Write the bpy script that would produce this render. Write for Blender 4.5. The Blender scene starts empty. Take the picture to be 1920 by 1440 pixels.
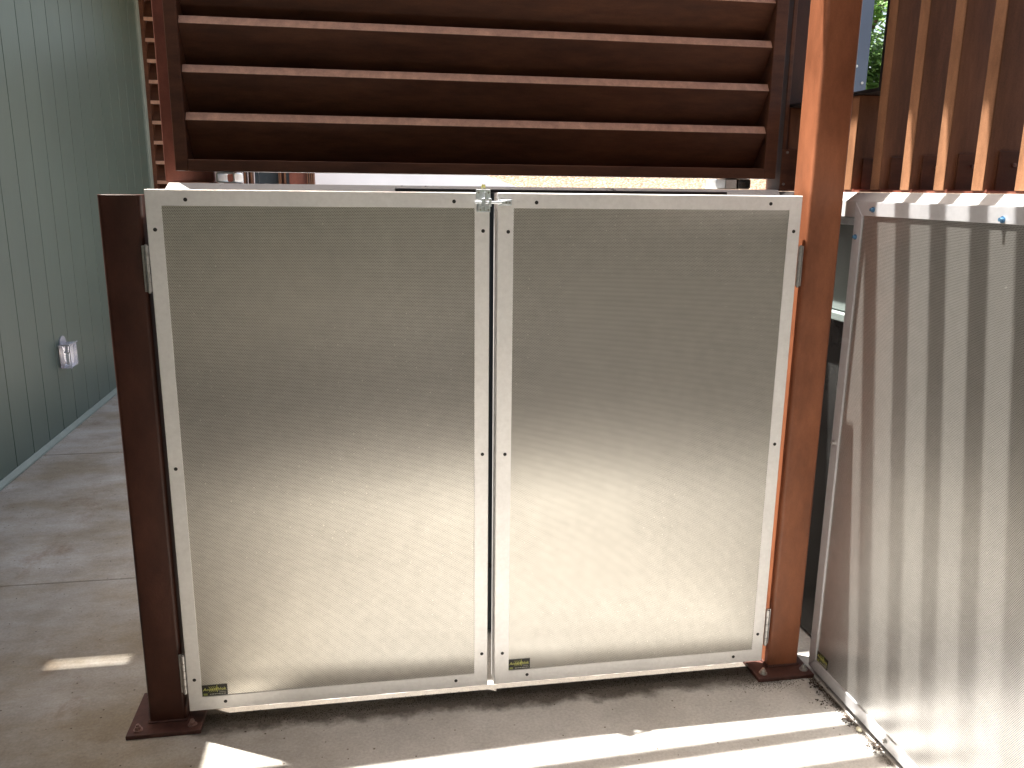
import bpy, bmesh, math, random
from mathutils import Vector, Matrix
from math import radians, pi, sin, cos
random.seed(7)
S = bpy.context.scene
COL = S.collection

# ------------------------------------------------------------------ camera
cam_d = bpy.data.cameras.new('camera'); cam = bpy.data.objects.new('camera', cam_d); COL.objects.link(cam)
S.camera = cam
cam_d.sensor_fit = 'HORIZONTAL'; cam_d.sensor_width = 36.0; cam_d.lens = 1556.49/1920*36
cam_d.clip_start = 0.05; cam_d.clip_end = 400
yaw, pitch, roll = 0.1716, -0.2318, 0.01147
f = Vector((sin(yaw)*cos(pitch), cos(yaw)*cos(pitch), sin(pitch)))
r = Vector((cos(yaw), -sin(yaw), 0)); u = r.cross(f)
r2 = r*cos(roll)+u*sin(roll); u2 = -r*sin(roll)+u*cos(roll)
M = Matrix(((r2.x, u2.x, -f.x), (r2.y, u2.y, -f.y), (r2.z, u2.z, -f.z))).to_4x4()
M.translation = Vector((-0.33139, -2.1642, 1.48204))
cam.matrix_world = M

# ------------------------------------------------------------------ light
SUN = Vector((1.0, -0.55, -3.78))          # direction the sunlight travels
w = bpy.data.worlds.new('World'); S.world = w; w.use_nodes = True
nt = w.node_tree; bg = nt.nodes['Background']
sky = nt.nodes.new('ShaderNodeTexSky'); sky.sky_type = 'NISHITA'; sky.sun_disc = False
sky.sun_elevation = math.atan2(3.78, math.hypot(1, .55)); sky.sun_rotation = math.atan2(-1, .55)
sky.air_density = 1.0; sky.dust_density = 5.0; sky.ozone_density = .6
wb = nt.nodes.new('ShaderNodeMix'); wb.data_type = 'RGBA'; wb.blend_type = 'MULTIPLY'; wb.inputs[0].default_value = 1.0
wb.inputs[7].default_value = (1.0, .95, .86, 1)      # camera white balance
nt.links.new(sky.outputs[0], wb.inputs[6]); nt.links.new(wb.outputs[2], bg.inputs[0]); bg.inputs[1].default_value = 0.095
sd = bpy.data.lights.new('sun', 'SUN'); sd.energy = 5.0; sd.angle = radians(0.55); sd.color = (1, .965, .90)
so = bpy.data.objects.new('sun', sd); COL.objects.link(so); so.rotation_euler = SUN.to_track_quat('-Z', 'Y').to_euler()
vs = S.view_settings; vs.view_transform = 'Standard'; vs.look = 'None'; vs.gamma = 1; vs.use_curve_mapping = False
vs.exposure = 2.3

# ------------------------------------------------------------------ material helpers
class NG:
    def __init__(s, name):
        s.m = bpy.data.materials.new(name); s.m.use_nodes = True
        s.t = s.m.node_tree; s.p = s.t.nodes['Principled BSDF']; s.out = s.t.nodes['Material Output']
        s.co = None
    def n(s, typ, **kw):
        o = s.t.nodes.new(typ)
        for k, v in kw.items(): setattr(o, k, v)
        return o
    def l(s, a, b): s.t.links.new(a, b)
    def coord(s, scale=(1, 1, 1), kind='Object'):
        if s.co is None: s.co = s.n('ShaderNodeNewGeometry')
        mp = s.n('ShaderNodeMapping'); mp.inputs['Scale'].default_value = scale
        s.l(s.co.outputs['Position'], mp.inputs[0]); return mp.outputs[0]
    def noise(s, scale, detail=4, rough=.6, stretch=(1, 1, 1), dist=0):
        o = s.n('ShaderNodeTexNoise'); o.inputs['Scale'].default_value = scale
        o.inputs['Detail'].default_value = detail; o.inputs['Roughness'].default_value = rough
        o.inputs['Distortion'].default_value = dist
        s.l(s.coord(stretch), o.inputs['Vector']); return o.outputs['Fac']
    def ramp(s, fac, a, b, ca, cb):
        o = s.n('ShaderNodeValToRGB'); e = o.color_ramp.elements
        e[0].position = a; e[1].position = b; e[0].color = (*ca, 1); e[1].color = (*cb, 1)
        s.l(fac, o.inputs[0]); return o.outputs[0]
    def mul(s, a, b, fac=1.0, mode='MULTIPLY'):
        o = s.n('ShaderNodeMix', data_type='RGBA', blend_type=mode)
        if hasattr(fac, 'links'): s.l(fac, o.inputs[0])
        else: o.inputs[0].default_value = fac
        for v, i in ((a, 6), (b, 7)):
            if isinstance(v, tuple): o.inputs[i].default_value = (*v, 1)
            else: s.l(v, o.inputs[i])
        return o.outputs[2]
    def math(s, op, a, b=None, c=None):
        o = s.n('ShaderNodeMath', operation=op)
        for i, v in enumerate((a, b, c)):
            if v is None: continue
            if isinstance(v, (int, float)): o.inputs[i].default_value = v
            else: s.l(v, o.inputs[i])
        return o.outputs[0]
    def bump(s, h, strength, dist=.01):
        o = s.n('ShaderNodeBump'); o.inputs['Strength'].default_value = strength; o.inputs['Distance'].default_value = dist
        s.l(h, o.inputs['Height']); s.l(o.outputs[0], s.p.inputs['Normal'])
    def setp(s, rough=.5, metal=0, spec=.5):
        s.p.inputs['Roughness'].default_value = rough; s.p.inputs['Metallic'].default_value = metal
        s.p.inputs['Specular IOR Level'].default_value = spec
    def base(s, c):
        if isinstance(c, tuple): s.p.inputs['Base Color'].default_value = (*c, 1)
        else: s.l(c, s.p.inputs['Base Color'])

G1 = (1, 1, 1)
def simple(name, c, rough=.5, metal=0, var=.25, scale=12, bump=0.0, stretch=(1, 1, 1), fine=True):
    g = NG(name); g.setp(rough, metal)
    lo = tuple(x*(1-var) for x in c); hi = tuple(min(1, x*(1+var)) for x in c)
    col = g.ramp(g.noise(scale, 6, .65, stretch), .3, .7, lo, hi)
    if fine: col = g.mul(col, g.ramp(g.noise(260, 2, .5), .3, .7, (.9, .9, .9), (1.1, 1.1, 1.1)), .6)
    g.base(col)
    if bump: g.bump(g.noise(scale*6, 5, .6, stretch), bump, .004)
    return g.m

def mk_concrete():
    g = NG('concrete'); g.setp(.78, 0, .35)
    a = g.ramp(g.noise(1.3, 7, .62, dist=.4), .34, .70, (.45, .43, .40), (.56, .55, .54))
    b = g.ramp(g.noise(5, 6, .7), .3, .72, (.80, .79, .78), (1.06, 1.05, 1.04))
    c = g.mul(a, b)
    c = g.mul(c, g.ramp(g.noise(120, 3, .6), .3, .7, (.86, .86, .86), (1.1, 1.1, 1.1)))
    c = g.mul(c, g.ramp(g.noise(900, 2, .6), .25, .75, (.85, .85, .85), (1.12, 1.12, 1.12)))
    # small dark specks
    v = g.n('ShaderNodeTexVoronoi', voronoi_dimensions='2D'); v.inputs['Scale'].default_value = 17; g.l(g.coord((1, 1, 1)), v.inputs['Vector'])
    sc_ = g.n('ShaderNodeSeparateColor'); g.l(v.outputs['Color'], sc_.inputs[0])
    pit = g.math('LESS_THAN', v.outputs['Distance'], g.math('MULTIPLY', g.math('MAXIMUM', g.math('SUBTRACT', sc_.outputs[0], .3), 0), .075))
    c = g.mul(c, (.34, .29, .25), pit)
    # run-off stains, also painting the shade of the left floor into the colour
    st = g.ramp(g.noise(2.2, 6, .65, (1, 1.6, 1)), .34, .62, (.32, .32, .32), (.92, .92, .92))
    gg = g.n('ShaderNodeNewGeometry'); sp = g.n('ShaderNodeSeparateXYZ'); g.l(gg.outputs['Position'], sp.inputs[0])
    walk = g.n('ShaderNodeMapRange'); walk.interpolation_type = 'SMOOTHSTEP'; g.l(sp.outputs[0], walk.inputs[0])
    walk.inputs[1].default_value = -.2; walk.inputs[2].default_value = -1.1      # tan soil plus painted shade, fading in towards the walkway
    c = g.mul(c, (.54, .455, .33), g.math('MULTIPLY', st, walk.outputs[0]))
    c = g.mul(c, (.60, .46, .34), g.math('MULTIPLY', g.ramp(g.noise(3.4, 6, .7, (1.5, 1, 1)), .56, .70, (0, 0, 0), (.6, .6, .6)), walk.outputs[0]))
    g.base(c); g.bump(g.noise(220, 5, .7), .25, .003)
    return g.m
def mk_wallconc():
    g = NG('pale_concrete'); g.setp(.8, 0, .3)
    a = g.ramp(g.noise(3, 6, .6), .3, .7, (.50, .49, .48), (.62, .61, .60))
    sp = g.ramp(g.noise(34, 5, .75, (1, 1, 1.5)), .60, .68, G1, (.12, .11, .12))
    ms = g.ramp(g.noise(4.3, 2, .5), .46, .60, (0, 0, 0), G1)
    c = g.mul(a, g.mul(G1, sp, ms))
    g.base(c); g.bump(g.noise(180, 4, .7), .2, .003); return g.m
def mk_corten(name, lo, hi, rough=.55, streak=(1, 1, .25), sc=7):
    g = NG(name); g.setp(rough, 0, .32)
    a = g.ramp(g.noise(sc, 6, .65, streak), .3, .72, lo, hi)
    b = g.ramp(g.noise(sc*4, 6, .7, streak), .3, .7, (.78, .76, .74), (1.15, 1.14, 1.12))
    c = g.mul(a, b)
    c = g.mul(c, g.ramp(g.noise(60, 4, .8), .70, .76, G1, (.35, .33, .32)))
    c = g.mul(c, g.ramp(g.noise(420, 2, .6), .3, .7, (.88, .88, .88), (1.1, 1.1, 1.1)))
    g.base(c)
    rr = g.math('MULTIPLY_ADD', g.noise(sc*2, 4, .6, streak), .35, rough-.17); g.l(rr, g.p.inputs['Roughness'])
    g.bump(g.noise(150, 4, .7), .15, .002); return g.m
def mk_perf(name, ax, filmf=.13, r0=.29, tone=(.75, .725, .665), fl=.12):
    """staggered perforated aluminium sheet; ax = horizontal world axis of the sheet"""
    g = NG(name); g.setp(.36, 1.0)
    pos = g.n('ShaderNodeNewGeometry'); sep = g.n('ShaderNodeSeparateXYZ'); g.l(pos.outputs['Position'], sep.inputs[0])
    px, pz = sep.outputs[ax], sep.outputs[2]
    P = .0040; Q = P*math.sqrt(3)
    def lat(off):
        a = g.math('ABSOLUTE', g.math('SUBTRACT', g.math('FRACT', g.math('MULTIPLY_ADD', px, 1/P, 50+off)), .5))
        b = g.math('ABSOLUTE', g.math('SUBTRACT', g.math('FRACT', g.math('MULTIPLY_ADD', pz, 1/Q, 50+off)), .5))
        a = g.math('MULTIPLY', a, P); b = g.math('MULTIPLY', b, Q)
        return g.math('SQRT', g.math('ADD', g.math('MULTIPLY', a, a), g.math('MULTIPLY', b, b)))
    d = g.math('MINIMUM', lat(0), lat(.5))
    hole = g.math('LESS_THAN', d, .00110)
    st = (1, 1, 1)
    col = g.ramp(g.noise(2.5, 5, .6, (1, 1, .6)), .3, .7, tuple(x*.86 for x in tone), tuple(x*.96 for x in tone))
    col = g.mul(col, g.ramp(g.noise(30, 3, .6), .3, .7, (.93, .93, .93), (1.05, 1.05, 1.05)))
    g.base(col)
    rr = g.math('MULTIPLY_ADD', g.noise(5, 5, .6), .10, r0)
    g.l(rr, g.p.inputs['Roughness'])
    g.p.inputs['Anisotropic'].default_value = .72      # rolled sheet: broad sideways, tighter upright
    tg = g.n('ShaderNodeCombineXYZ'); tg.inputs[ax].default_value = 1.0; g.l(tg.outputs[0], g.p.inputs['Tangent'])
    # pale dust flecks
    cv = g.n('ShaderNodeCombineXYZ'); g.l(px, cv.inputs[0]); g.l(pz, cv.inputs[1])
    v = g.n('ShaderNodeTexVoronoi', voronoi_dimensions='2D'); v.inputs['Scale'].default_value = 34; g.l(cv.outputs[0], v.inputs['Vector'])
    sc_ = g.n('ShaderNodeSeparateColor'); g.l(v.outputs['Color'], sc_.inputs[0])
    rad = g.math('MULTIPLY', g.math('MAXIMUM', g.math('SUBTRACT', sc_.outputs[0], .35), 0), fl)
    fle = g.math('LESS_THAN', v.outputs['Distance'], rad)
    keep = g.math('GREATER_THAN', g.noise(2.1, 1, .4), .47)
    fle = g.math('MULTIPLY', fle, keep)
    dust = g.n('ShaderNodeBsdfDiffuse'); dust.inputs[0].default_value = (.62, .60, .55, 1)
    dark = g.n('ShaderNodeBsdfDiffuse'); dark.inputs[0].default_value = (.085, .080, .073, 1)
    film = g.n('ShaderNodeBsdfDiffuse'); film.inputs[0].default_value = (.50, .48, .45, 1)
    m0 = g.n('ShaderNodeMixShader'); m0.inputs[0].default_value = filmf
    g.l(g.p.outputs[0], m0.inputs[1]); g.l(film.outputs[0], m0.inputs[2])
    m1 = g.n('ShaderNodeMixShader'); g.l(hole, m1.inputs[0]); g.l(m0.outputs[0], m1.inputs[1]); g.l(dark.outputs[0], m1.inputs[2])
    m2 = g.n('ShaderNodeMixShader'); g.l(fle, m2.inputs[0]); g.l(m1.outputs[0], m2.inputs[1]); g.l(dust.outputs[0], m2.inputs[2])
    g.l(m2.outputs[0], g.out.inputs[0])
    return g.m
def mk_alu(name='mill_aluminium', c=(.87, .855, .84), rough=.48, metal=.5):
    g = NG(name); g.setp(rough, metal)
    a = g.ramp(g.noise(6, 6, .65), .3, .7, tuple(x*.93 for x in c), tuple(min(1, x*1.05) for x in c))
    a = g.mul(a, g.ramp(g.noise(70, 4, .7), .28, .75, (.93, .925, .92), (1.04, 1.04, 1.04)))
    a = g.mul(a, g.ramp(g.noise(26, 5, .8), .70, .77, G1, (.72, .69, .66)))
    g.base(a)
    g.l(g.math('MULTIPLY_ADD', g.noise(40, 3, .6), .2, rough-.1), g.p.inputs['Roughness'])
    g.bump(g.noise(300, 3, .6), .06, .001); return g.m
def mk_siding():
    g = NG('grey_green_paint'); g.setp(.42, 0, .5)
    a = g.ramp(g.noise(.8, 4, .6), .3, .7, (.057, .080, .067), (.071, .097, .080))
    a = g.mul(a, g.ramp(g.noise(9, 6, .7, (1, 1, .3)), .3, .7, (.93, .93, .93), (1.05, 1.05, 1.05)))
    a = g.mul(a, g.ramp(g.noise(240, 3, .6), .3, .7, (.92, .92, .92), (1.07, 1.07, 1.07)))
    g.base(a); g.bump(g.noise(45, 5, .65, (1, 1, .12)), .12, .003); return g.m
def mk_gravel():
    g = NG('tan_gravel'); g.setp(.9, 0, .2)
    v = g.n('ShaderNodeTexVoronoi'); v.inputs['Scale'].default_value = 28; g.l(g.coord(), v.inputs['Vector'])
    a = g.ramp(v.outputs['Distance'], .1, .55, (.33, .25, .185), (.12, .085, .06))
    cc = g.n('ShaderNodeHueSaturation'); cc.inputs['Saturation'].default_value = 0; g.l(v.outputs['Color'], cc.inputs['Color'])
    a = g.mul(a, g.ramp(cc.outputs[0], .2, .8, (.75, .72, .68), (1.2, 1.15, 1.1)))
    g.base(a); g.bump(v.outputs['Distance'], .8, .03); return g.m
def mk_leaf(name, c):
    g = NG(name); g.setp(.5, 0, .4)
    oi = g.n('ShaderNodeTexNoise'); oi.inputs['Scale'].default_value = 3.5; g.l(g.coord(), oi.inputs['Vector'])
    col = g.ramp(oi.outputs['Fac'], .3, .7, tuple(x*.6 for x in c), tuple(x*1.5 for x in c)); g.base(col)
    tr = g.n('ShaderNodeBsdfTranslucent'); g.l(col, tr.inputs[0])
    mx = g.n('ShaderNodeMixShader'); mx.inputs[0].default_value = .4
    g.l(g.p.outputs[0], mx.inputs[1]); g.l(tr.outputs[0], mx.inputs[2]); g.l(mx.outputs[0], g.out.inputs[0]); return g.m

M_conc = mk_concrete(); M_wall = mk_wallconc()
M_louv = mk_corten('weathered_brown_steel', (.068, .025, .013), (.128, .050, .025), .55, (.3, 1, 1.6), 6)
M_lip = mk_corten('lit_lip_steel', (.36, .20, .145), (.50, .29, .20), .6, (1, 1, 1), 9)  # lighter than the blades: sky and floor light painted into the lip colour
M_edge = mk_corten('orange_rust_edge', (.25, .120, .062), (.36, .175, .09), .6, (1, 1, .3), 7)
M_fin = mk_corten('weathered_orange_steel', (.115, .052, .029), (.220, .098, .052), .55, (1, 1, .18), 7)
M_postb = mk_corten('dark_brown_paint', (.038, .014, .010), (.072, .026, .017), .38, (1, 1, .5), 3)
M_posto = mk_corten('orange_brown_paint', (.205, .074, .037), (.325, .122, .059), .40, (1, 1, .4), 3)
M_red = mk_corten('red_brown_steel', (.19, .065, .045), (.26, .09, .06), .5, (1, 1, .5), 4)
M_plate = mk_corten('base_plate_paint', (.058, .024, .019), (.095, .040, .031), .55, (1, 1, 1), 14)
M_perfx = mk_perf('perforated_aluminium_front', 0); M_perfy = mk_perf('perforated_aluminium_side', 1, .155, .25, (.70, .705, .715), .07)
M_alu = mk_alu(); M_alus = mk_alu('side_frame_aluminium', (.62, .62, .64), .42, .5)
M_zinc = simple('zinc', (.72, .76, .80), .28, .9, .15, 60, .1)
M_steel = simple('hinge_steel', (.45, .44, .43), .35, .85, .2, 50, .1)
M_black = simple('black_rubber', (.012, .012, .013), .5, 0, .3, 20)
M_slate = simple('slate_grey_metal', (.040, .052, .062), .38, 0, .2, 3)
M_navy = simple('navy_metal', (.075, .105, .155), .45, 0, .1, 3)
M_side = mk_siding()
M_opp = simple('backdrop_taupe', (.110, .106, .086), .7, 0, .15, 2)
M_sidetrim = simple('siding_trim', (.19, .22, .19), .5, 0, .12, 8)
M_joint = simple('groove_dark', (.012, .015, .013), .8, 0, .2, 10)
M_core = simple('acoustic_core', (.03, .03, .032), .8, 0, .2, 20)
M_sock = simple('screw_hole_black', (.015, .013, .012), .6, 0, .2, 50)
M_bolt = simple('painted_bolt', (.22, .13, .11), .4, .3, .2, 90)
M_boltz = simple('galvanised_bolt', (.55, .54, .52), .35, .85, .2, 90)
M_blue = simple('blue_coated_screw', (.10, .22, .36), .35, .5, .2, 90)
M_stk = simple('sticker_black', (.016, .015, .010), .4, 0, .2, 60)
M_yel = simple('sticker_yellow', (.50, .50, .13), .5, 0, .15, 200)
M_grn = simple('sticker_olive', (.22, .24, .06), .5, 0, .15, 200)
M_wht = simple('sticker_print', (.42, .41, .34), .5, 0, .15, 200)
M_dirt = simple('soil', (.055, .040, .028), .95, 0, .45, 60, .8)
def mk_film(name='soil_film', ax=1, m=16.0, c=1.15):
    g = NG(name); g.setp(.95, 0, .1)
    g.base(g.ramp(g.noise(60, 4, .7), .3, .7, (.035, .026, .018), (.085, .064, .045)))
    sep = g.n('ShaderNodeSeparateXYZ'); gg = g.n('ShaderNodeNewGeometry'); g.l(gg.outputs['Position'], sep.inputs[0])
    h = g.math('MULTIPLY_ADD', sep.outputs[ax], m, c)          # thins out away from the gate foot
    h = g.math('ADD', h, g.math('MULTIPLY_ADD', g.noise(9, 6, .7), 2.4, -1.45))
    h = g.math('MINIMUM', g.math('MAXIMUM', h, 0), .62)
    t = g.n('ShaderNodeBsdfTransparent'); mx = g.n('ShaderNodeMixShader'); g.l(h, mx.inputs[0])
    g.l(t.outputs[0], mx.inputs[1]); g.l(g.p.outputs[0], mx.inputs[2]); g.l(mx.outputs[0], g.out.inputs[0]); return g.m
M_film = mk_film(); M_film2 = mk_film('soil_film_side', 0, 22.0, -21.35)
M_leafd = simple('dry_leaf', (.035, .022, .014), .8, 0, .5, 70)
M_peb = simple('pale_pebble', (.62, .58, .44), .6, 0, .15, 80, .3)
M_grav = mk_gravel()
M_white = simple('white_painted_wall', (.72, .75, .80), .7, 0, .05, 2)
M_teal = simple('teal_grey_metal', (.20, .235, .225), .5, 0, .1, 5)
M_galv = simple('galvanised_sheet', (.50, .52, .53), .35, .6, .2, 18)
M_darkm = simple('dark_glossy_sheet', (.035, .035, .034), .22, .2, .5, 5)
M_bark = simple('bark', (.10, .075, .055), .9, 0, .3, 12, .6)
M_leafA = mk_leaf('leaf_bright', (.14, .27, .055)); M_leafB = mk_leaf('leaf_hedge', (.13, .25, .06))
M_roof = simple('roof_deck', (.22, .20, .18), .8, 0, .15, 3)
M_yleaf = simple('yellow_petal', (.62, .58, .22), .6, 0, .2, 90)
g = NG('clear_plastic'); g.setp(.12, 0, .5); g.base((.82, .82, .90)); g.p.inputs['Transmission Weight'].default_value = .75; g.p.inputs['IOR'].default_value = 1.3
M_clear = g.m
M_wp = simple('outlet_plastic', (.30, .30, .33), .4, 0, .08, 40)

# ------------------------------------------------------------------ mesh helpers
def box(bm, x0, x1, y0, y1, z0, z1, bev=0, seg=2):
    b = bmesh.new() if bev else bm
    vs_ = [b.verts.new((x, y, z)) for z in (z0, z1) for y in (y0, y1) for x in (x0, x1)]
    for q in ((0, 2, 3, 1), (4, 5, 7, 6), (0, 1, 5, 4), (2, 6, 7, 3), (0, 4, 6, 2), (1, 3, 7, 5)):
        b.faces.new([vs_[i] for i in q])
    if bev:
        bmesh.ops.bevel(b, geom=list(b.edges), offset=bev, segments=seg, affect='EDGES', profile=.5)
        me = bpy.data.meshes.new('t'); b.to_mesh(me); b.free(); bm.from_mesh(me); bpy.data.meshes.remove(me)
def cyl(bm, p0, p1, ra, rb=None, seg=16, cap=True):
    p0 = Vector(p0); p1 = Vector(p1); rb = ra if rb is None else rb
    d = (p1-p0).normalized(); a = d.orthogonal().normalized(); c = d.cross(a)
    A = [bm.verts.new(p0+(a*cos(2*pi*i/seg)+c*sin(2*pi*i/seg))*ra) for i in range(seg)]
    B = [bm.verts.new(p1+(a*cos(2*pi*i/seg)+c*sin(2*pi*i/seg))*rb) for i in range(seg)]
    for i in range(seg): bm.faces.new((A[i], A[(i+1) % seg], B[(i+1) % seg], B[i]))
    if cap: bm.faces.new(A[::-1]); bm.faces.new(B)
def prism(bm, pts, axis, a0, a1):
    """extrude a 2D outline along an axis. axis x: pts are (y,z); y: (x,z); z: (x,y)"""
    def mk(p, a): return {'x': (a, p[0], p[1]), 'y': (p[0], a, p[1]), 'z': (p[0], p[1], a)}[axis]
    A = [bm.verts.new(mk(p, a0)) for p in pts]; B = [bm.verts.new(mk(p, a1)) for p in pts]
    n = len(pts)
    for i in range(n): bm.faces.new((A[i], A[(i+1) % n], B[(i+1) % n], B[i]))
    bm.faces.new(A[::-1]); bm.faces.new(B)
def mesh(name, fn, mat):
    bm = bmesh.new(); fn(bm); bmesh.ops.recalc_face_normals(bm, faces=bm.faces)
    me = bpy.data.meshes.new(name); bm.to_mesh(me); bm.free(); me.materials.append(mat); return me
def obj(name, fn, mat, parent=None, smooth=False, loc=None):
    me = fn if isinstance(fn, bpy.types.Mesh) else mesh(name, fn, mat)
    o = bpy.data.objects.new(name, me); COL.objects.link(o)
    if parent: o.parent = parent
    if loc: o.location = loc
    if smooth:
        for p in me.polygons: p.use_smooth = True
        me.set_sharp_from_angle(angle=radians(38))
    return o
def tag(o, label=None, cat=None, group=None, kind=None):
    if label: o['label'] = label
    if cat: o['category'] = cat
    if group: o['group'] = group
    if kind: o['kind'] = kind
    return o
def thing(name, label, cat, loc=(0, 0, 0), group=None):
    o = bpy.data.objects.new(name, None); COL.objects.link(o); o.location = loc; o.empty_display_size = .1
    return tag(o, label, cat, group)
def B(*a, **k): return lambda bm: box(bm, *a, **k)

# ------------------------------------------------------------------ setting: ground and paving
def fg(bm):
    vs_ = [bm.verts.new(p) for p in ((-80, -80, -.14), (80, -80, -.14), (80, 120, -.14), (-80, 120, -.14))]; bm.faces.new(vs_)
tag(obj('ground', fg, M_grav), kind='structure')
pv = thing('pavement', None, None); pv['kind'] = 'structure'
ys = [-6.0, -3.95, -2.30, -.655, .988, 2.64, 4.3, 6.0]
for i in range(len(ys)-1):
    z = (0, .0, .0, 0, -.002, 0, -.003)[i]
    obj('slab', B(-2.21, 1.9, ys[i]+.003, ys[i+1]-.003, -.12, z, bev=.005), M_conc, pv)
obj('joint_bed', B(-2.21, 1.9, -6, 6, -.13, -.022), M_dirt, pv)
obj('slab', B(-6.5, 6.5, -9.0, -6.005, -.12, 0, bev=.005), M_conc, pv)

# ------------------------------------------------------------------ grey-green sided building at the left
bl = thing('sided_building', 'grey-green building wall of vertical boards along the left walkway', 'building', (-2.17, 0, 0))
def L(v, o): return v
obj('wall_core', B(-2.40, -2.192, -6, 5.62, 0, 3.04), M_joint, bl).location = (2.17, 0, 0)
W = .2333; n = 0; y = 5.60
while y > -6:
    y0 = y-W
    obj('siding_board', B(-2.19, -2.170, y0+.0036, y-.0036, .035, 3.04, bev=.0014, seg=1), M_side, bl).location = (2.17, 0, 0)
    y = y0
obj('base_flashing', lambda bm: prism(bm, [(-2.195, 0.002), (-2.150, 0.002), (-2.150, .012), (-2.168, .034), (-2.195, .034)], 'y', -6, 5.6), M_sidetrim, bl).location = (2.17, 0, 0)
obj('corner_trim', B(-2.24, -2.155, 5.603, 5.69, 0, 3.6, bev=.003), M_sidetrim, bl).location = (2.17, 0, 0)
ol = thing('outlet_cover', 'clear plastic weatherproof outlet cover on the grey-green boards', 'outlet cover', (-2.17, 3.2, .49))
def fo(bm): 
    box(bm, -2.169, -2.163, 3.09, 3.22, .40, .53, bev=.002)
    cyl(bm, (-2.169, 3.155, .53), (-2.163, 3.155, .53), .055, seg=24)
o = obj('backplate', fo, M_wp, ol); o.location = (2.17, -3.2, -.49)
o = obj('lid', lambda bm: box(bm, -2.162, -2.10, 3.06, 3.20, .40, .545, bev=.012, seg=3), M_clear, ol); o.location = (2.17, -3.2, -.49)
def fo(bm):
    for a in ((-2.10, -2.096, 3.055, 3.061, .40, .545), (-2.162, -2.10, 3.055, 3.061, .541, .547), (-2.10, -2.096, 3.055, 3.20, .541, .547), (-2.13, -2.10, 3.055, 3.061, .50, .505)): box(bm, *a)
o = obj('lid_rim', fo, M_wp, ol); o.location = (2.17, -3.2, -.49)

# ------------------------------------------------------------------ concrete walls of the enclosure
cw = thing('concrete_wall', 'pale concrete wall with chamfered top behind the two metal gates', 'wall')
T, ch = 1.486, .017
def chprof(f0, top, back, bot, c): return [(f0, bot), (f0, top-c), (f0+c, top), (back, top), (back, bot)]
def fw(bm):
    c = ch
    A = [(-.905, .47), (1.25, .47), (1.25, .66), (-.905, .66)]
    prism(bm, [(.47, 0), (.47, T-c), (.47+c, T), (.70, T), (.70, 0)], 'x', -.905+.0, 1.02)
obj('wall_body', fw, M_wall, cw)
def fw(bm):   # chamfered left end
    A = [bm.verts.new(p) for p in ((-.925, .487, T-.03), (-.905, .47, T-.017), (-.905, .487, T), (-.905, .70, T), (-.905, .70, 0), (-.905, .47, 0), (-.925, .49, 0), (-.925, .70, 0), (-.925, .70, T-.03))]
    a = A
    for q in ((0, 1, 2), (0, 2, 3, 8), (1, 0, 6, 5), (0, 8, 7, 6), (8, 3, 4, 7)): bm.faces.new([a[i] for i in q])
obj('wall_end', fw, M_wall, cw)
rw = thing('concrete_wall', 'pale concrete wall behind the right acoustic panel carrying the vertical steel fins', 'wall')
c2 = .024; T2 = 1.481
obj('wall_body', lambda bm: prism(bm, [(1.030, 0), (1.030, T2-c2), (1.030+c2, T2), (1.34, T2), (1.34, 0)], 'y', -6, .03), M_wall, rw)
obj('lintel', lambda bm: prism(bm, [(1.030, 1.413), (1.030, T2-c2), (1.030+c2, T2), (1.34, T2), (1.34, 1.413)], 'y', .03, .80), M_wall, rw)
obj('niche_back', B(1.18, 1.34, .03, .80, 0, 1.413), M_darkm, rw)

# ------------------------------------------------------------------ small steel cabinet in the niche
nc = thing('electrical_cabinet', 'small grey-green metal cabinet with pale lid in the gap right of the orange post', 'cabinet')
obj('body', B(1.10, 1.175, .055, .455, 1.125, 1.385, bev=.003), M_teal, nc)
obj('lid', B(1.078, 1.177, .05, .46, 1.387, 1.409, bev=.003), M_galv, nc)
obj('bottom_flange', B(1.075, 1.177, .05, .46, 1.098, 1.122, bev=.003), M_teal, nc)
obj('lower_panel', B(1.115, 1.175, .055, .455, .01, 1.095, bev=.003), M_darkm, nc)

# ------------------------------------------------------------------ slate cabinet behind the gates
sc = thing('equipment_cabinet', 'dark slate metal cabinet seen through the slit between the gates', 'cabinet', (.27, .42, 0))
def lo(o): o.location = (-.27, -.42, 0); return o
lo(obj('body', B(-.245, .79, .378, .462, .012, 1.466, bev=.004), M_slate, sc))
lo(obj('top_seal', B(-.247, .792, .374, .464, 1.4675, 1.4775, bev=.002), M_black, sc))
lo(obj('handle', lambda bm: box(bm, .02, .1, .368, .376, .245, .262, bev=.002), M_black, sc))

# ------------------------------------------------------------------ louvre screen above the wall
XL, XR, ZB, ZT = -.884, 1.009, 1.521, 2.72
ls = thing('louvre_screen', 'brown steel screen of wide horizontal louvre blades above the gates', 'screen', (.06, .54, ZB))
def ll(o): o.location = (-.06, -.54, -ZB); return o
ll(obj('stile', B(XL, XL+.036, .49, .60, ZB, ZT, bev=.002), M_louv, ls))
ll(obj('stile', B(XR-.042, XR, .49, .60, ZB, ZT, bev=.002), M_louv, ls))
ll(obj('bottom_rail', B(XL+.0365, XR-.0425, .488, .60, ZB, ZB+.033, bev=.002), M_louv, ls))
ll(obj('top_rail', B(XL+.0365, XR-.0425, .49, .60, ZT-.035, ZT, bev=.002), M_louv, ls))
zb = 1.665
def fb(bm):
    t = .003
    prism(bm, [(.497, 0), (.512, .0225), (.5150, .0215), (.5015, .001), (.588, -.118), (.585, -.1205), (.4980, -.003)], 'x', XL+.037, XR-.043)
bme = mesh('louvre_blade', fb, M_louv)
ll(obj('back_plate', B(XL+.004, XR-.004, .6005, .603, ZB+.004, ZT-.004), M_louv, ls))  # added behind the blades to block sun slipping between them
k = 0
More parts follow.
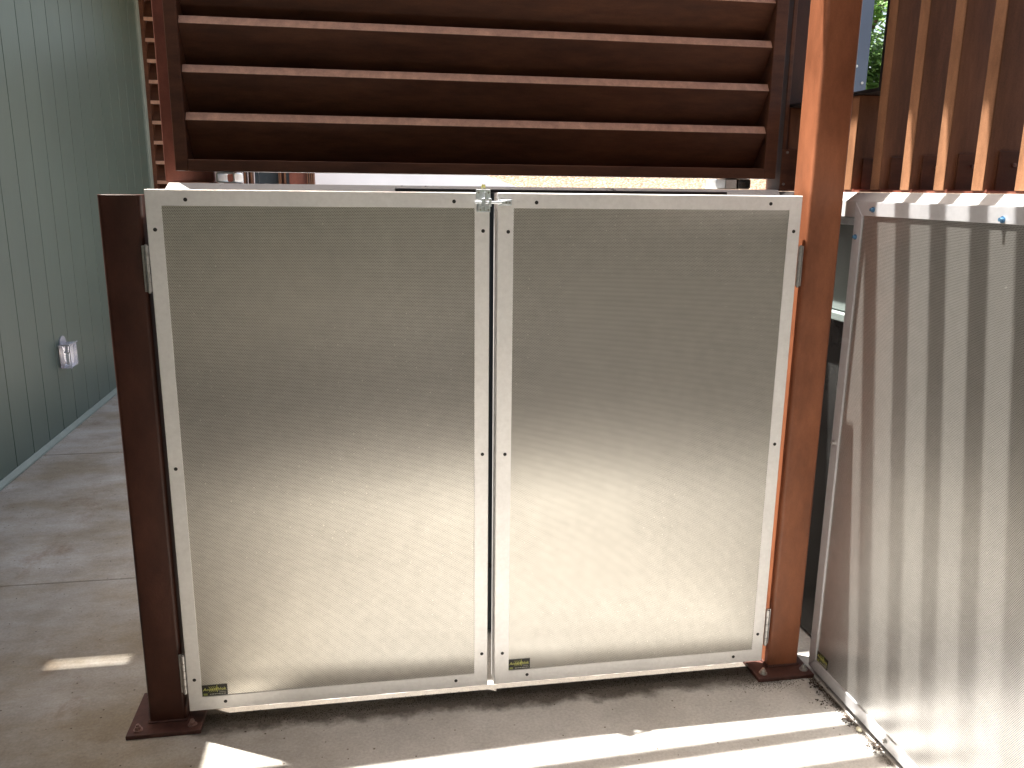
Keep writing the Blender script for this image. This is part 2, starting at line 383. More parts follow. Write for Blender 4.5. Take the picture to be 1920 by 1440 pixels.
lipm = mesh('lip', lambda bm: prism(bm, [(.4960, .0006), (.5108, .0229), (.5116, .0224), (.4967, .0001)], 'x', XL+.0375, XR-.0435), M_lip)
while zb+k*.1322 < ZT-.06:
    o = obj('louvre_blade', bme, M_louv, ls, loc=(-.06, -.54, -ZB+zb+k*.1322)); k += 1
    obj('lip', lipm, M_lip, o)
def tube(bm, x0, x1, z0, z1, y0, y1, t=.004, r=.008):
    def rr(x0, x1, z0, z1, r):
        P = []
        for cx_, cz_, a0 in ((x1-r, z1-r, 0), (x0+r, z1-r, 90), (x0+r, z0+r, 180), (x1-r, z0+r, 270)):
            for j in range(5): a = radians(a0+j*22.5); P.append((cx_+r*cos(a), cz_+r*sin(a)))
        return P
    O = rr(x0, x1, z0, z1, r); I = rr(x0+t, x1-t, z0+t, z1-t, r-t*.6); n = len(O)
    V = [[bm.verts.new((p[0], y, p[1])) for p in ps] for ps, y in ((O, y0), (I, y0), (O, y1), (I, y1))]
    for i in range(n):
        j = (i+1) % n
        bm.faces.new((V[0][i], V[0][j], V[2][j], V[2][i])); bm.faces.new((V[1][i], V[3][i], V[3][j], V[1][j]))
        bm.faces.new((V[0][i], V[1][i], V[1][j], V[0][j])); bm.faces.new((V[2][i], V[2][j], V[3][j], V[3][i]))
for nm, x0, x1 in (('support_tube', -.775, -.722), ('support_tube', .890, .934)):
    ll(obj(nm, lambda bm: tube(bm, x0, x1, T+.0012, ZB-.0012, .515, .70), M_darkm if x0 > 0 else M_galv, ls))
obj('support_tube', B(.847, .8895, .52, .69, T+.001, ZB-.001, bev=.003), M_galv, ls).location = (-.06, -.54, -ZB)

pc = thing('channel_post', 'dark brown steel channel post between the louvre screen and orange post', 'post', (1.055, .56, T))
def lp(o): o.location = (-1.055, -.56, -T); return o
lp(obj('web', B(1.030, 1.044, .50, .60, T2+.002, 2.75, bev=.002), M_louv, pc))
lp(obj('face', B(1.046, 1.13, .515, .60, T2+.002, 2.75, bev=.002), M_postb, pc))
lp(obj('bracket', B(1.028, 1.125, .495, .4985, T2+.004, 1.617, bev=.001), M_louv, pc))
for x, z in ((1.045, 1.607), (1.112, 1.607), (1.04, 1.505), (1.112, 1.505)):
    lp(obj('screw', lambda bm: cyl(bm, (x, .4945, z), (x, .490, z), .004, seg=8), M_boltz, pc))

rp = thing('rear_post', 'red-brown square steel post behind the left end of the louvre screen', 'post', (-.865, .66, T))
o = obj('tube', B(-.940, -.795, .605, .695, T+.002, 2.9, bev=.006), M_red, rp); o.location = (.865, -.66, -T)
o = obj('cap', B(-.945, -.79, .600, .700, 2.901, 2.91, bev=.002), M_red, rp); o.location = (.865, -.66, -T)

# far louvre screen beyond the green wall
fl = thing('louvre_screen', 'far narrow louvre screen beyond the end of the grey-green wall', 'screen', (-1.9, 5.8, 0))
def l2(o): o.location = (1.9, -5.8, 0); return o
l2(obj('stile', B(-2.6, -2.135, 5.72, 5.84, 0, 3.6), M_louv, fl))
l2(obj('stile', B(-1.70, -1.64, 5.72, 5.84, 0, 3.6), M_louv, fl))
flip = mesh('lip', B(-2.1335, -1.7015, 5.722, 5.7255, .001, .030), M_lip)
fbm = mesh('louvre_blade', lambda bm: prism(bm, [(5.73, 0), (5.726, .030), (5.732, .034), (5.82, .165), (5.824, .16), (5.738, .03), (5.735, 0)], 'x', -2.134, -1.701), M_louv)
l2(obj('back_plate', B(-2.134, -1.701, 5.8305, 5.834, .02, 3.58), M_louv, fl))  # added to close the bright sky slits between the blades
for k in range(20): obj('lip', flip, M_lip, obj('louvre_blade', fbm, M_louv, fl, loc=(1.9, -5.8, .15+k*.1665)))

# ------------------------------------------------------------------ vertical fin fence on the right wall
ff = thing('fin_fence', 'rust-brown fence of tall vertical steel fins standing on the right wall', 'fence', (1.12, -1, T2))
def lf(o): o.location = (-1.12, 1, -T2); return o
lf(obj('base_rail', B(1.058, 1.22, -3.4, .70, T2+.001, T2+.006), M_red, ff))
ftall = mesh('fin', B(0, .15, -.038, 0, 0, 1.75, bev=.0025), M_fin)
fshort = mesh('fin', B(0, .15, -.038, 0, 0, .262, bev=.0025), M_fin)
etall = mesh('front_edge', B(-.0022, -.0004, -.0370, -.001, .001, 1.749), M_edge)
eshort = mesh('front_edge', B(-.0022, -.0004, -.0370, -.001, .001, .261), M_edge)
clip = mesh('clip_plate', B(.026, .120, -.0430, -.0385, 0, .088, bev=.001), M_louv)
scr = mesh('screw', lambda bm: cyl(bm, (0, 0, 0), (0, -.004, 0), .0045, seg=8), M_bolt)
PF = .1345
for k in range(-3, 24):
    y = .149-PF*k
    fx = 1.056
    lc = (fx-1.12, y+1, .0065)
    o = obj('fin', fshort if k < 1 else ftall, M_fin, ff, loc=lc)
    obj('front_edge', eshort if k < 1 else etall, M_edge, o)
    c_ = obj('clip_plate', clip, M_louv, o)
    obj('foot', B(.0, .10, -.050, -.0435, -.004, .003), M_red, o)
    if k > -2:
        s_ = obj('screw', scr, M_bolt, c_, loc=(.066, -.0432, .058))
lf(obj('window_sill', B(1.05, 1.22, .0195, .56, 1.7505, 1.760), M_black, ff))
lf(obj('window_jamb', B(1.05, 1.20, .0155, .019, 1.7505, 3.2), M_black, ff))

# ------------------------------------------------------------------ gate posts
def base_plate(parent, x0, x1, y0, y1, bolts, mat, bmat):
    pl = obj('base_plate', B(x0, x1, y0, y1, .001, .013, bev=.0015), mat, parent)
    for (x, y) in bolts:
        def fbolt(bm):
            cyl(bm, (x, y, .0132), (x, y, .0165), .0125, seg=20)
            cyl(bm, (x, y, .0167), (x, y, .025), .0085, seg=6)
            cyl(bm, (x, y, .025), (x, y, .031), .005, .0045, seg=12)
        obj('anchor_bolt', fbolt, bmat, pl)
    return pl
def weld(bm, x0, x1, y0, y1, z, r=.004):
    pts = [(x0, y0), (x1, y0), (x1, y1), (x0, y1)]
    for i in range(4):
        a = Vector((*pts[i], z)); b = Vector((*pts[(i+1) % 4], z)); n = 14
        for j in range(n):
            p = a.lerp(b, j/n); q = a.lerp(b, (j+1)/n); rr = r*random.uniform(.8, 1.2)
            cyl(bm, p, q, rr, r*random.uniform(.8, 1.1), seg=6, cap=False)
lpst = thing('gate_post', 'short dark brown square steel post hinging the left gate', 'post', (-.922, .07, 0))
def lq(o): o.location = (.922, -.07, 0); return o
def hollow_post(bm, x0, x1, y0, y1, z0, z1, r=.012, t=.006):
    def ring(x0, x1, y0, y1, r, z):
        P = []
        for cx_, cy_, a0 in ((x1-r, y1-r, 0), (x0+r, y1-r, 90), (x0+r, y0+r, 180), (x1-r, y0+r, 270)):
            for j in range(7): a = radians(a0+j*15); P.append(bm.verts.new((cx_+r*cos(a), cy_+r*sin(a), z)))
        return P
    A = ring(x0, x1, y0, y1, r, z0); Bt = ring(x0, x1, y0, y1, r, z1-.001); Ct = ring(x0+.001, x1-.001, y0+.001, y1-.001, r, z1)
    n = len(A)
    for i in range(n):
        j = (i+1) % n; bm.faces.new((A[i], A[j], Bt[j], Bt[i])); bm.faces.new((Bt[i], Bt[j], Ct[j], Ct[i]))
    bm.faces.new(Ct)
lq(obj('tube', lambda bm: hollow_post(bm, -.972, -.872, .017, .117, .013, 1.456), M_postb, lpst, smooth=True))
lq(base_plate(lpst, -1.022, -.826, -.034, .171, [(-.995, -.010), (-.852, -.008), (-.995, .148)], M_plate, M_bolt))
lq(obj('weld', lambda bm: weld(bm, -.972, -.872, .017, .117, .015), M_plate, lpst))
rpst = thing('gate_post', 'tall orange-brown square steel post between right gate and side panel', 'post', (.929, .067, 0))
def lr(o): o.location = (-.929, -.067, 0); return o
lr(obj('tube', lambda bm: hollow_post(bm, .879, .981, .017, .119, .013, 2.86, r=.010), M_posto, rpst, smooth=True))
lr(base_plate(rpst, .822, 1.007, -.040, .165, [(.849, -.012), (.985, -.012)], M_plate, M_boltz))
lr(obj('weld', lambda bm: weld(bm, .879, .981, .017, .119, .016, .005), M_plate, rpst))

# ------------------------------------------------------------------ lettering
def text_mesh(s, size, shear=0, bold=0):
    cu = bpy.data.curves.new('t', 'FONT'); cu.body = s; cu.size = size; cu.shear = shear; cu.offset = bold
    cu.resolution_u = 2
    o = bpy.data.objects.new('t', cu); COL.objects.link(o)
    dg = bpy.context.evaluated_depsgraph_get(); dg.update()
    me = bpy.data.meshes.new_from_object(o.evaluated_get(dg)); bpy.data.objects.remove(o); bpy.data.curves.remove(cu)
    return me
def sticker(parent, to_world):
    """56 x 37 mm label; local coords u (right), v (up), thickness n (out)"""
    def place(me):
        for v in me.vertices: v.co = to_world(v.co.x, v.co.y, v.co.z)
        return me
    def rect(bm, u0, u1, v0, v1, n0, n1):
        vs_ = [bm.verts.new((a, b_, c)) for c in (n0, n1) for b_ in (v0, v1) for a in (u0, u1)]
        for q in ((0, 2, 3, 1), (4, 5, 7, 6), (0, 1, 5, 4), (2, 6, 7, 3), (0, 4, 6, 2), (1, 3, 7, 5)): bm.faces.new([vs_[i] for i in q])
    st = obj('sticker', place(mesh('sticker', lambda bm: rect(bm, 0, .068, 0, .034, 0, .0004), M_stk)), None, parent)
    def letters(s, size, u, v, mat, shear=0, bold=0, name='lettering'):
        me = text_mesh(s, size, shear, bold)
        for p in me.vertices: p.co.x += u; p.co.y += v; p.co.z = .0006
        me.materials.clear(); me.materials.append(mat)
        o = obj(name, place(me), None, st)
    letters('Acousti', .0125, .0025, .0165, M_yel, .25, .0002)
    letters('blok', .0125, .0425, .0165, M_yel, 0, .0002)
    def arcs(bm):
        for k in range(4):
            u0 = .0185+k*.0052; P = []
            for j in range(9):
                a = radians(-55+j*110/8); P.append((u0+.0135*cos(a)-.0095, .0205+.0115*sin(a)))
            for j in range(8):
                (a, b_), (c, d) = P[j], P[j+1]; t = .0007+.0007*sin(pi*(j+.5)/8)
                v4 = [bm.verts.new((a-t/2, b_, .0007)), bm.verts.new((a+t/2, b_, .0007)), bm.verts.new((c+t/2, d, .0007)), bm.verts.new((c-t/2, d, .0007))]
                bm.faces.new(v4)
        rect(bm, .0393, .0409, .0105, .0325, .0005, .0008)
    obj('sound_wave_logo', place(mesh('sound_wave_logo', arcs, M_yel)), None, st)
    def small(bm):
        rect(bm, .003, .014, .002, .0085, .0005, .0007)
    obj('logo_block', place(mesh('logo_block', small, M_grn)), None, st)
    def lines(bm):
        x = .020
        while x < .063:
            w_ = random.uniform(.003, .007); rect(bm, x, min(x+w_, .064), .0038, .0062, .0005, .0007); x += w_+.0015
        rect(bm, .045, .063, .0095, .0108, .0005, .0007); rect(bm, .043, .064, .0145, .0150, .0005, .0007)
    obj('fine_print', place(mesh('fine_print', lines, M_wht)), None, st)
    return st

# ------------------------------------------------------------------ gates
def ring(bm, x0, x1, z0, z1, y0, y1, wl, wr, wb, wt, bev=.0018):
    """flat frame face with returns, from y0 (front) to y1 (back)"""
    O = [(x0, z0), (x1, z0), (x1, z1), (x0, z1)]
    I = [(x0+wl, z0+wb), (x1-wr, z0+wb), (x1-wr, z1-wt), (x0+wl, z1-wt)]
    c = bev
    Oc = [(x0+c, z0+c), (x1-c, z0+c), (x1-c, z1-c), (x0+c, z1-c)]
    def V(P, y): return [bm.verts.new((p[0], y, p[1])) for p in P]
    ob, of_, fc, fi, ii = V(O, y1), V(O, y0+c), V(Oc, y0), V(I, y0), V(I, y0+.004)
    for i in range(4):
        j = (i+1) % 4
        for a, b_ in ((ob, of_), (of_, fc), (fc, fi), (fi, ii)): bm.faces.new((a[i], a[j], b_[j], b_[i]))
    bm.faces.new(ob)
GZ0, GZ1 = .05, 1.47
def make_gate(x0, x1, label, holes, wl, wr, skew=0):
    cx = (x0+x1)/2
    g_ = thing('gate', label, 'gate', (cx, .025, GZ0))
    def lg(o): o.location = (-cx, -.025, -GZ0); return o
    lg(obj('frame', lambda bm: ring(bm, x0, x1, GZ0, GZ1, 0, .058, wl, wr, .041, .039), M_alu, g_))
    lg(obj('perforated_sheet', B(x0+wl-.003, x1-wr+.003, .0025, .012, GZ0+.038, GZ1-.036), M_perfx, g_))
    lg(obj('back_sheet', B(x0+.004, x1-.004, .0585, .0605, GZ0+.004, GZ1-.004), M_core, g_))
    for (x, z) in holes:
        def fh(bm):
            cyl(bm, (x, -.0004, z), (x, -.0010, z), .0048, seg=14)
        h = lg(obj('rivet_hole', fh, M_sock, g_))
        obj('rim', lambda bm: cyl(bm, (x, .0001, z), (x, -.0003, z), .0062, seg=16), M_alu, h)
    return g_, lg
def hinge(g_, lg, x, z0, z1, side, y=.004):
    def kn(bm):
        n = 5; h = (z1-z0)/n
        for i in range(n): cyl(bm, (x, y, z0+i*h+.0008), (x, y, z0+(i+1)*h-.0008), .0065, seg=14)
    h = lg(obj('hinge', kn, M_steel, g_, smooth=True))
    obj('hinge_leaf', B(min(x, x+side*.012), max(x, x+side*.012), y+.004, y+.010, z0, z1, bev=.0008), M_steel, h)
    obj('pin', lambda bm: (cyl(bm, (x, y, z0-.003), (x, y, z1+.003), .0035, seg=10)), M_steel, h)
GL, lgl = make_gate(-.8585, -.0200, 'left perforated aluminium gate with the latch and a sticker in its corner',
    [(-.765, 1.446), (-.112, 1.447), (-.840, 1.374), (-.037, 1.373), (-.037, .767), (-.840, .762), (-.037, .155), (-.113, .074), (-.761, .073), (-.839, .147)], .0365, .0390)
GR, lgr = make_gate(0.0, .8470, 'right perforated aluminium gate hinged on the tall orange-brown post',
    [(.103, 1.446), (.754, 1.448), (.029, 1.371), (.828, 1.374), (.026, .764), (.827, .760), (.024, .151), (.099, .074), (.751, .073), (.826, .144)], .0430, .0360)
hinge(GL, lgl, -.8655, 1.222, 1.335, -1); hinge(GL, lgl, -.8655, .106, .222, -1)
hinge(GR, lgr, .8560, 1.222, 1.333, 1); hinge(GR, lgr, .8560, .103, .222, 1)
sg = sticker(GL, lambda a, b, c: Vector((-.8215+a, .0020-c, .0925+b))); lgl(sg)
sg = sticker(GR, lambda a, b, c: Vector((.0435+a*.94, .0020-c, .0925+b))); lgr(sg)
# latch on the left gate
def fl1(bm):
    box(bm, -.0560, -.0185, -.0022, -.0004, 1.4535, 1.4780, bev=.0007, seg=1)
    box(bm, -.0540, -.0185, -.0022, -.0004, 1.4205, 1.4380, bev=.0007, seg=1)
la = lgl(obj('latch', fl1, M_zinc, GL))
def fl2(bm):
    cyl(bm, (-.058, -.009, 1.4455), (.010, -.009, 1.4455), .0038, seg=12)
    cyl(bm, (-.0505, -.009, 1.4455), (-.0505, -.010, 1.4250), .0032, seg=10)
    box(bm, .010, .034, -.0075, -.0045, 1.4400, 1.4510, bev=.001, seg=1)
obj('bolt', fl2, M_zinc, la, smooth=True)
def fl3(bm):
    for x in (-.0425, -.0245):
        box(bm, x, x+.007, -.0150, -.0022, 1.4350, 1.4385, bev=.0006, seg=1); box(bm, x, x+.007, -.0150, -.0022, 1.4525, 1.4560, bev=.0006, seg=1)
        box(bm, x, x+.007, -.0165, -.0140, 1.4352, 1.4558, bev=.0006, seg=1)
    box(bm, -.036, -.033, -.020, -.0022, 1.424, 1.472, bev=.0008, seg=1)
obj('staple', fl3, M_zinc, la)
for x, z in ((-.049, 1.470), (-.0235, 1.470), (-.0445, 1.4265), (-.0235, 1.4265)):
    obj('screw', lambda bm: cyl(bm, (x, -.0023, z), (x, -.0040, z), .0026, seg=10), M_steel, la)
kp = lgr(obj('keeper_plate', B(.005, .037, -.0040, -.0004, 1.4375, 1.4535, bev=.0008, seg=1), M_zinc, GR))
for x in (.022, .031): obj('screw', lambda bm: cyl(bm, (x, -.0076, 1.4455), (x, -.0092, 1.4455), .0026, seg=10), M_steel, kp)
def fpt(bm):
    rnd = random.Random(4)
    for i in range(7):
        a = rnd.uniform(0, 6.28); c = Vector((-.038+rnd.uniform(-.004, .004), .0+rnd.uniform(-.006, .002), 1.478+rnd.uniform(0, .006)))
        d = Vector((cos(a)*.006, sin(a)*.003, .005)); e = Vector((-.002, 0, .003))
        bm.faces.new([bm.verts.new(c), bm.verts.new(c+d+e), bm.verts.new(c+d*1.4), bm.verts.new(c+d-e)])
tag(obj('fallen_blossom', fpt, M_yleaf), 'tiny pale yellow blossom caught on top of the gate latch', 'blossom')

# ------------------------------------------------------------------ acoustic panel on the right wall (in the y-z plane)
XP = 1.010
ap = thing('acoustic_panel', 'perforated aluminium panel on the right wall, striped by sunlight', 'panel', (XP+.01, -1.2, .02))
def la_(o): o.location = (-XP-.01, 1.2, -.02); return o
PY0, PY1, PZ0, PZ1 = -2.44, .006, .018, 1.456
wf = .038
def bar(pts):   # pts: outline in (y,z) of one mitred frame member
    def fn(bm): prism(bm, pts, 'x', XP, XP+.018); 
    return fn
e_ = .0006
def member(pts, nm):
    bm = bmesh.new(); prism(bm, pts, 'x', XP, XP+.018); bmesh.ops.recalc_face_normals(bm, faces=bm.faces)
    bmesh.ops.bevel(bm, geom=[e for e in bm.edges if abs(e.verts[0].co.x-XP) < 1e-5 and abs(e.verts[1].co.x-XP) < 1e-5], offset=.0016, segments=2, affect='EDGES')
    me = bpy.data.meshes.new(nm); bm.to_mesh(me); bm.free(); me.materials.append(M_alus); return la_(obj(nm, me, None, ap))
member([(PY1-e_, PZ1), (PY0+e_, PZ1), (PY0+wf+e_, PZ1-wf), (PY1-wf-e_, PZ1-wf)], 'frame_rail')
member([(PY1-e_, PZ0), (PY0+e_, PZ0), (PY0+wf+e_, PZ0+wf), (PY1-wf-e_, PZ0+wf)], 'frame_rail')
member([(PY1, PZ0+e_), (PY1, PZ1-e_), (PY1-wf, PZ1-wf-e_), (PY1-wf, PZ0+wf+e_)], 'frame_stile')
member([(PY0, PZ0+e_), (PY0, PZ1-e_), (PY0+wf, PZ1-wf-e_), (PY0+wf, PZ0+wf+e_)], 'frame_stile')
la_(obj('perforated_sheet', B(XP+.004, XP+.012, PY0+wf-.004, PY1-wf+.004, PZ0+wf-.004, PZ1-wf+.004), M_perfy, ap))
la_(obj('backing', B(XP+.0185, XP+.0195, PY0+.003, PY1-.003, PZ0+.003, PZ1-.003), M_core, ap))
for (y, z) in ((-.080, 1.436), (-.010, 1.360), (-.556, 1.428), (-1.03, 1.436), (-1.5, 1.436), (-.012, .76), (-.40, .037), (-.9, .037), (-1.4, .037)):
    def fs(bm):
        cyl(bm, (XP-.0002, y, z), (XP-.0022, y, z), .0075, seg=16)
        cyl(bm, (XP-.0022, y, z), (XP-.009, y, z), .0046, seg=6)
    la_(obj('screw', fs, M_blue if z > 1 else M_steel, ap))
st = sticker(ap, lambda a, b, c: Vector((XP+.0035-c, -.035-a*.9, .058+b*1.0))); la_(st)

# ------------------------------------------------------------------ overhead slatted sunshade and roofs
ZP = 2.90
sh = thing('slatted_sunshade', 'overhead slatted steel sunshade above the gates, outside the frame', 'sunshade', (0, -1, ZP))
def ls_(o): o.location = (0, 1, -ZP); return o
bm_ = mesh('slat', B(-1.60, .745, -.029, .029, 0, .02), M_fin)
bmh = mesh('slat', B(-1.60, .30, -.029, .029, 0, .02), M_fin)      # first slat cut short to shape the sun streaks on the floor
for k in range(0, 9):
    # gaps are centred on y = .234 + .138k at x = 1.01; slats run 2.5 degrees off the x axis
    yy = .234+.069-.138*k
    o = obj('slat', bmh if k == 0 else bm_, M_fin, sh, loc=(0, yy-.043*1.01+1, .0)); o.rotation_euler = (0, 0, .043)
ls_(obj('beam', B(.735, 1.30, -2.6, .62, ZP-.02, ZP+.10), M_fin, sh))
ls_(obj('beam', B(-1.66, -1.587, -2.6, .62, ZP-.02, ZP+.10), M_fin, sh))
rf = thing('walkway_roof', 'unseen flat roof over the left walkway, shaped to place sun patches and shade', 'roof', (-1.6, -1, 3.2))
def lrf(o): o.location = (1.6, 1, -3.2); return o
lrf(obj('roof_deck', B(-2.6, -1.665, -6.0, .62, 3.05, 3.11), M_roof, rf))
lrf(obj('rear_shade_deck', B(-2.6, 3.0, -6.4, -1.42, 3.12, 3.20), M_roof, rf))  # added out of view; its edges bound the sunlit floor the gates mirror
def feave(bm):
    box(bm, -2.6, -1.40, .858, 5.9, 3.05, 3.056); box(bm, -2.6, -2.21, .62, .858, 3.05, 3.056); box(bm, -1.93, -1.40, .62, .858, 3.05, 3.056)
    for a, b_ in ((.62, .815), (.821, .834), (.840, .853)): box(bm, -2.21, -1.93, a, b_, 3.05, 3.056)  # narrow slots cut to throw a soft sun patch on the walkway
lrf(obj('eave', feave, M_roof, rf))

# ------------------------------------------------------------------ background
fs_ = thing('fin_screen', 'distant rust-red fin screen glimpsed under the louvre screen at left', 'fence', (-1.2, 6, 0))
def lb(o): o.location = (1.2, -6, 0); return o
for x0, x1, m_, nm, dy in ((-1.62, -1.475, M_red, 'panel', 0), (-1.449, -1.428, M_louv, 'panel', .04), (-1.405, -1.373, M_fin, 'panel', .04), (-1.346, -1.312, M_slate, 'panel', .03),
        (-1.308, -1.126, M_slate, 'panel', .02), (-1.098, -1.075, M_red, 'panel', .03), (-1.062, -1.036, M_slate, 'panel', .03), (-1.034, -.872, M_red, 'panel', .0)):
    lb(obj(nm, B(x0, x1, 6.0+dy, 6.03+dy, 0, 2.6), m_, fs_))
for x in (-1.474, -1.427, -1.371, -1.124, -1.110, -1.074, -.870, -.850, -.832, -.816):
    lb(obj('fin', B(x, x+.010, 5.93, 6.10, 0, 2.6), M_fin, fs_))
ww = thing('white_wall', 'bright white wall with a sloping top edge beyond the enclosure', 'wall', (0, 7, 0))
o = obj('wall_face', lambda bm: prism(bm, [(-3.2, -.1), (2.2, -.1), (2.0, 1.28), (1.36, 1.47), (.86, 1.64), (-.2, 1.95), (-3.2, 2.05)], 'y', 6.95, 7.1), M_white, ww); o.location = (0, -7, 0)
def fbank(bm):
    nx, ny = 120, 46; rnd = random.Random(3); G = []
    for j in range(ny):
        row = []
        for i in range(nx):
            x = -4+16*i/(nx-1); t = j/(ny-1); y = 7.3+6*t
            z = 1.15+1.25*min(1, t*1.5)+.025*rnd.uniform(-1, 1)+.05*sin(x*1.7+y)
            if j == 0: z = -.2
            row.append(bm.verts.new((x, y, z)))
        G.append(row)
    for j in range(ny-1):
        for i in range(nx-1): bm.faces.new((G[j][i], G[j][i+1], G[j+1][i+1], G[j+1][i]))
tag(obj('gravel_bank', fbank, M_grav, smooth=True), kind='structure')
nv = thing('navy_panel', 'dark blue metal panel seen through the opening beside the orange post', 'panel', (2.15, 2.0, 0))
def ln(o): o.location = (-2.15, -2.0, 0); return o
ln(obj('sheet', B(1.9, 2.232, 2.0, 2.03, 0, 3.6, bev=.003), M_navy, nv))
for x, z in ((2.165, 2.11), (2.205, 2.03)):
    ln(obj('screw', lambda bm: cyl(bm, (x, 1.999, z), (x, 1.993, z), .007, seg=10), M_boltz, nv))

def foliage(bm, blobs, n, size, rnd):
    for (c, rad, sq) in blobs:
        for i in range(int(n)):
            d = Vector((rnd.gauss(0, 1), rnd.gauss(0, 1), rnd.gauss(0, 1))).normalized()*(rnd.random()**.45)*rad
            d.z *= sq; p = Vector(c)+d
            a = Vector((rnd.gauss(0, 1), rnd.gauss(0, 1), rnd.gauss(0, .6))).normalized(); b_ = a.orthogonal().normalized()
            s = size*rnd.uniform(.6, 1.3)
            bm.faces.new([bm.verts.new(p-a*s), bm.verts.new(p+b_*s*.45), bm.verts.new(p+a*s), bm.verts.new(p-b_*s*.45)])
def tree(name, label, cat, x, y, z0, h, blobs, n, size, lm, seed, group=None):
    rnd = random.Random(seed); t = thing(name, label, cat, (x, y, z0), group)
    def ft(bm):
        cyl(bm, (0, 0, 0), (.05, 0, h*.5), .14, .10, 10); cyl(bm, (.05, 0, h*.5), (0, .05, h*.85), .10, .05, 8)
        for k in range(7):
            a = k*.9; z = h*(.35+.07*k); cyl(bm, (.03, 0, z), (cos(a)*h*.3, sin(a)*h*.3, z+h*.2), .045, .015, 6)
    obj('trunk', ft, M_bark, t, smooth=True)
    obj('crown', lambda bm: foliage(bm, blobs, n, size, rnd), lm, t)
    return t
def blobs(rx, rz, z, k, rad, rnd): return [((rnd.uniform(-rx, rx), rnd.uniform(-rx, rx), z+rnd.uniform(-rz, rz)), rad*rnd.uniform(.6, 1.2), .8) for _ in range(k)]
R_ = random.Random(11)
tree('leafy_tree', 'light green leafy tree whose branches show sky at the top of the opening', 'tree', 9.2, 13.5, 0, 6.2, blobs(1.7, 1.2, 5.2, 26, .62, R_), 420, .085, M_leafA, 1)
hb = thing('hedge', 'sunlit green hedge seen through the opening beside the navy panel', 'hedge', (8.8, 12.5, 0))
obj('stems', lambda bm: [cyl(bm, (R_.uniform(-2, 2), R_.uniform(-.3, .3), 0), (R_.uniform(-2, 2), R_.uniform(-.3, .3), 3), .03, .02, 6) for _ in range(14)], M_bark, hb)
obj('crown', lambda bm: foliage(bm, [((R_.uniform(-2.2, 2.2), R_.uniform(-.5, .5), R_.uniform(1.0, 4.3)), .55, .9) for _ in range(95)], 900, .06, R_), M_leafB, hb)
# behind the camera, unseen: screen and trees added for the brushed sheets to mirror
fb_ = thing('mirror_backdrop', 'unseen taupe screen added across the yard for the gates to mirror', 'fence', (0, -7.5, 0))
def lo2(o): o.location = (0, 7.5, 0); return o
for k in range(24):
    lo2(obj('panel', B(-4.2+k*.32, -3.89+k*.32, -7.6, -7.5-.02*(k % 2), 0, 3.1 if k < 13 else 2.1), M_opp, fb_))  # taller at the left to darken the left gate's reflection
for i in range(4):
    rr_ = random.Random(40+i)
    tree('backdrop_tree', 'green tree added for reflections across the unseen yard, '+('at its left end','left of the middle','right of the middle','at its right end')[i], 'tree', -5+3.4*i, -12-rr_.random()*2, -.1, 6, blobs(1.6, 1.4, 4.2, 18, .8, rr_), 200, .14, M_leafA, 60+i, 'added trees across the yard')

# ------------------------------------------------------------------ debris
def fdirt(bm):
    rnd = random.Random(9)
    for i in range(9000):
        rr = rnd.random()
        if rr < .62:
            x = rnd.uniform(-.87, .88); y = .022+rnd.gauss(0, .017)-.012*sin(x*9)
            if y > .055: continue
        elif rr < .72: x = rnd.gauss(.86, .05); y = -.045+rnd.gauss(0, .018)
        elif rr < .92: y = -abs(rnd.gauss(0, .22)); x = 1.005-abs(rnd.gauss(0, .010))
        elif rr < .985: y = rnd.uniform(.5, 4.8); x = -2.150+abs(rnd.gauss(0, .02))
        else: y = rnd.uniform(-.5, 4.5); x = rnd.uniform(-2.1, -.2)
        s = rnd.uniform(.0006, .0016)*(1.6 if rr >= .985 else 1); a = rnd.uniform(0, 6.28); z = .0006
        ps = [bm.verts.new((x+s*cos(a+k*2.09), y+s*sin(a+k*2.09), z)) for k in range(3)]; tp = bm.verts.new((x, y, z+s*1.1))
        for k in range(3): bm.faces.new((ps[k], ps[(k+1) % 3], tp))
tag(obj('soil_grains', fdirt, M_dirt), 'dark soil grains gathered under the gates and along the walls', 'soil', kind='stuff')
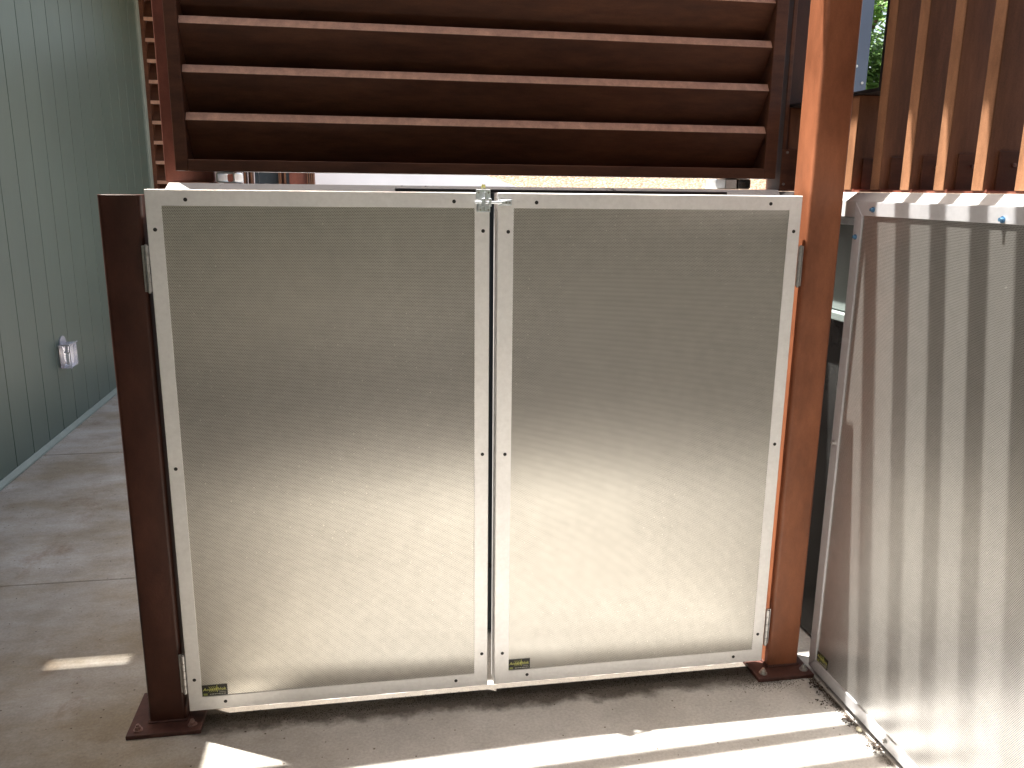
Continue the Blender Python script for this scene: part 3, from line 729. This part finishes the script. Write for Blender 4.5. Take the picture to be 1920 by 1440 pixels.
def fsheet(bm):
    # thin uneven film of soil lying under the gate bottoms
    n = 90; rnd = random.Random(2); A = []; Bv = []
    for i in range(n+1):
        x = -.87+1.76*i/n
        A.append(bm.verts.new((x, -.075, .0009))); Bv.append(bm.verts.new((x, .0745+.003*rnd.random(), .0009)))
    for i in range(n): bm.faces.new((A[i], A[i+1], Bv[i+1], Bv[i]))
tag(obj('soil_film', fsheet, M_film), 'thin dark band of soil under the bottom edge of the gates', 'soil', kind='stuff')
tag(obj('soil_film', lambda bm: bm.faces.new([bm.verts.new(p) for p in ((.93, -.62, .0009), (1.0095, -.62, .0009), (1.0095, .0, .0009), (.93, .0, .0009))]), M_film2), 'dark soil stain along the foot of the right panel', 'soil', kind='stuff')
def leaf(bm, c, s, a, rnd):
    P = [(-1, 0), (-.4, .32), (.3, .36), (1, 0), (.3, -.34), (-.4, -.3)]
    vs_ = [bm.verts.new((c[0]+s*(p[0]*cos(a)-p[1]*sin(a)), c[1]+s*(p[0]*sin(a)+p[1]*cos(a)), c[2]+abs(p[1])*s*.7+rnd.uniform(0, .003))) for p in P]
    bm.faces.new(vs_)
rnd = random.Random(21)
for i, (x, y, n, sp, lab) in enumerate(((.985, -.085, 34, .014, 'dark clump of leaf litter beside the orange post base plate'), (.962, -.165, 22, .020, 'thin trail of leaf litter midway along the panel foot'),
        (.985, -.262, 36, .011, 'dark clump of leaf litter beside the pale pebble'), (1.000, -.375, 30, .012, 'leaf litter clump nearest the bottom of the picture'))):
    def fcl(bm):
        for k in range(n): leaf(bm, (x+rnd.gauss(0, sp)*.8, y+rnd.gauss(0, sp), .001+rnd.random()*.008), rnd.uniform(.003, .008), rnd.uniform(0, 6.3), rnd)
    tag(obj('leaf_litter', fcl, M_leafd), lab, 'leaf litter', kind='stuff')
def fpeb(bm):
    bmesh.ops.create_icosphere(bm, subdivisions=3, radius=.009)
    for v in bm.verts: v.co = Vector((v.co.x*.75, v.co.y*1.15, v.co.z*.7))*(1+.08*sin(v.co.x*400))+Vector((.995, -.305, .0062))
tag(obj('pebble', fpeb, M_peb, smooth=True), 'small cream pebble at the foot of the right panel', 'pebble')
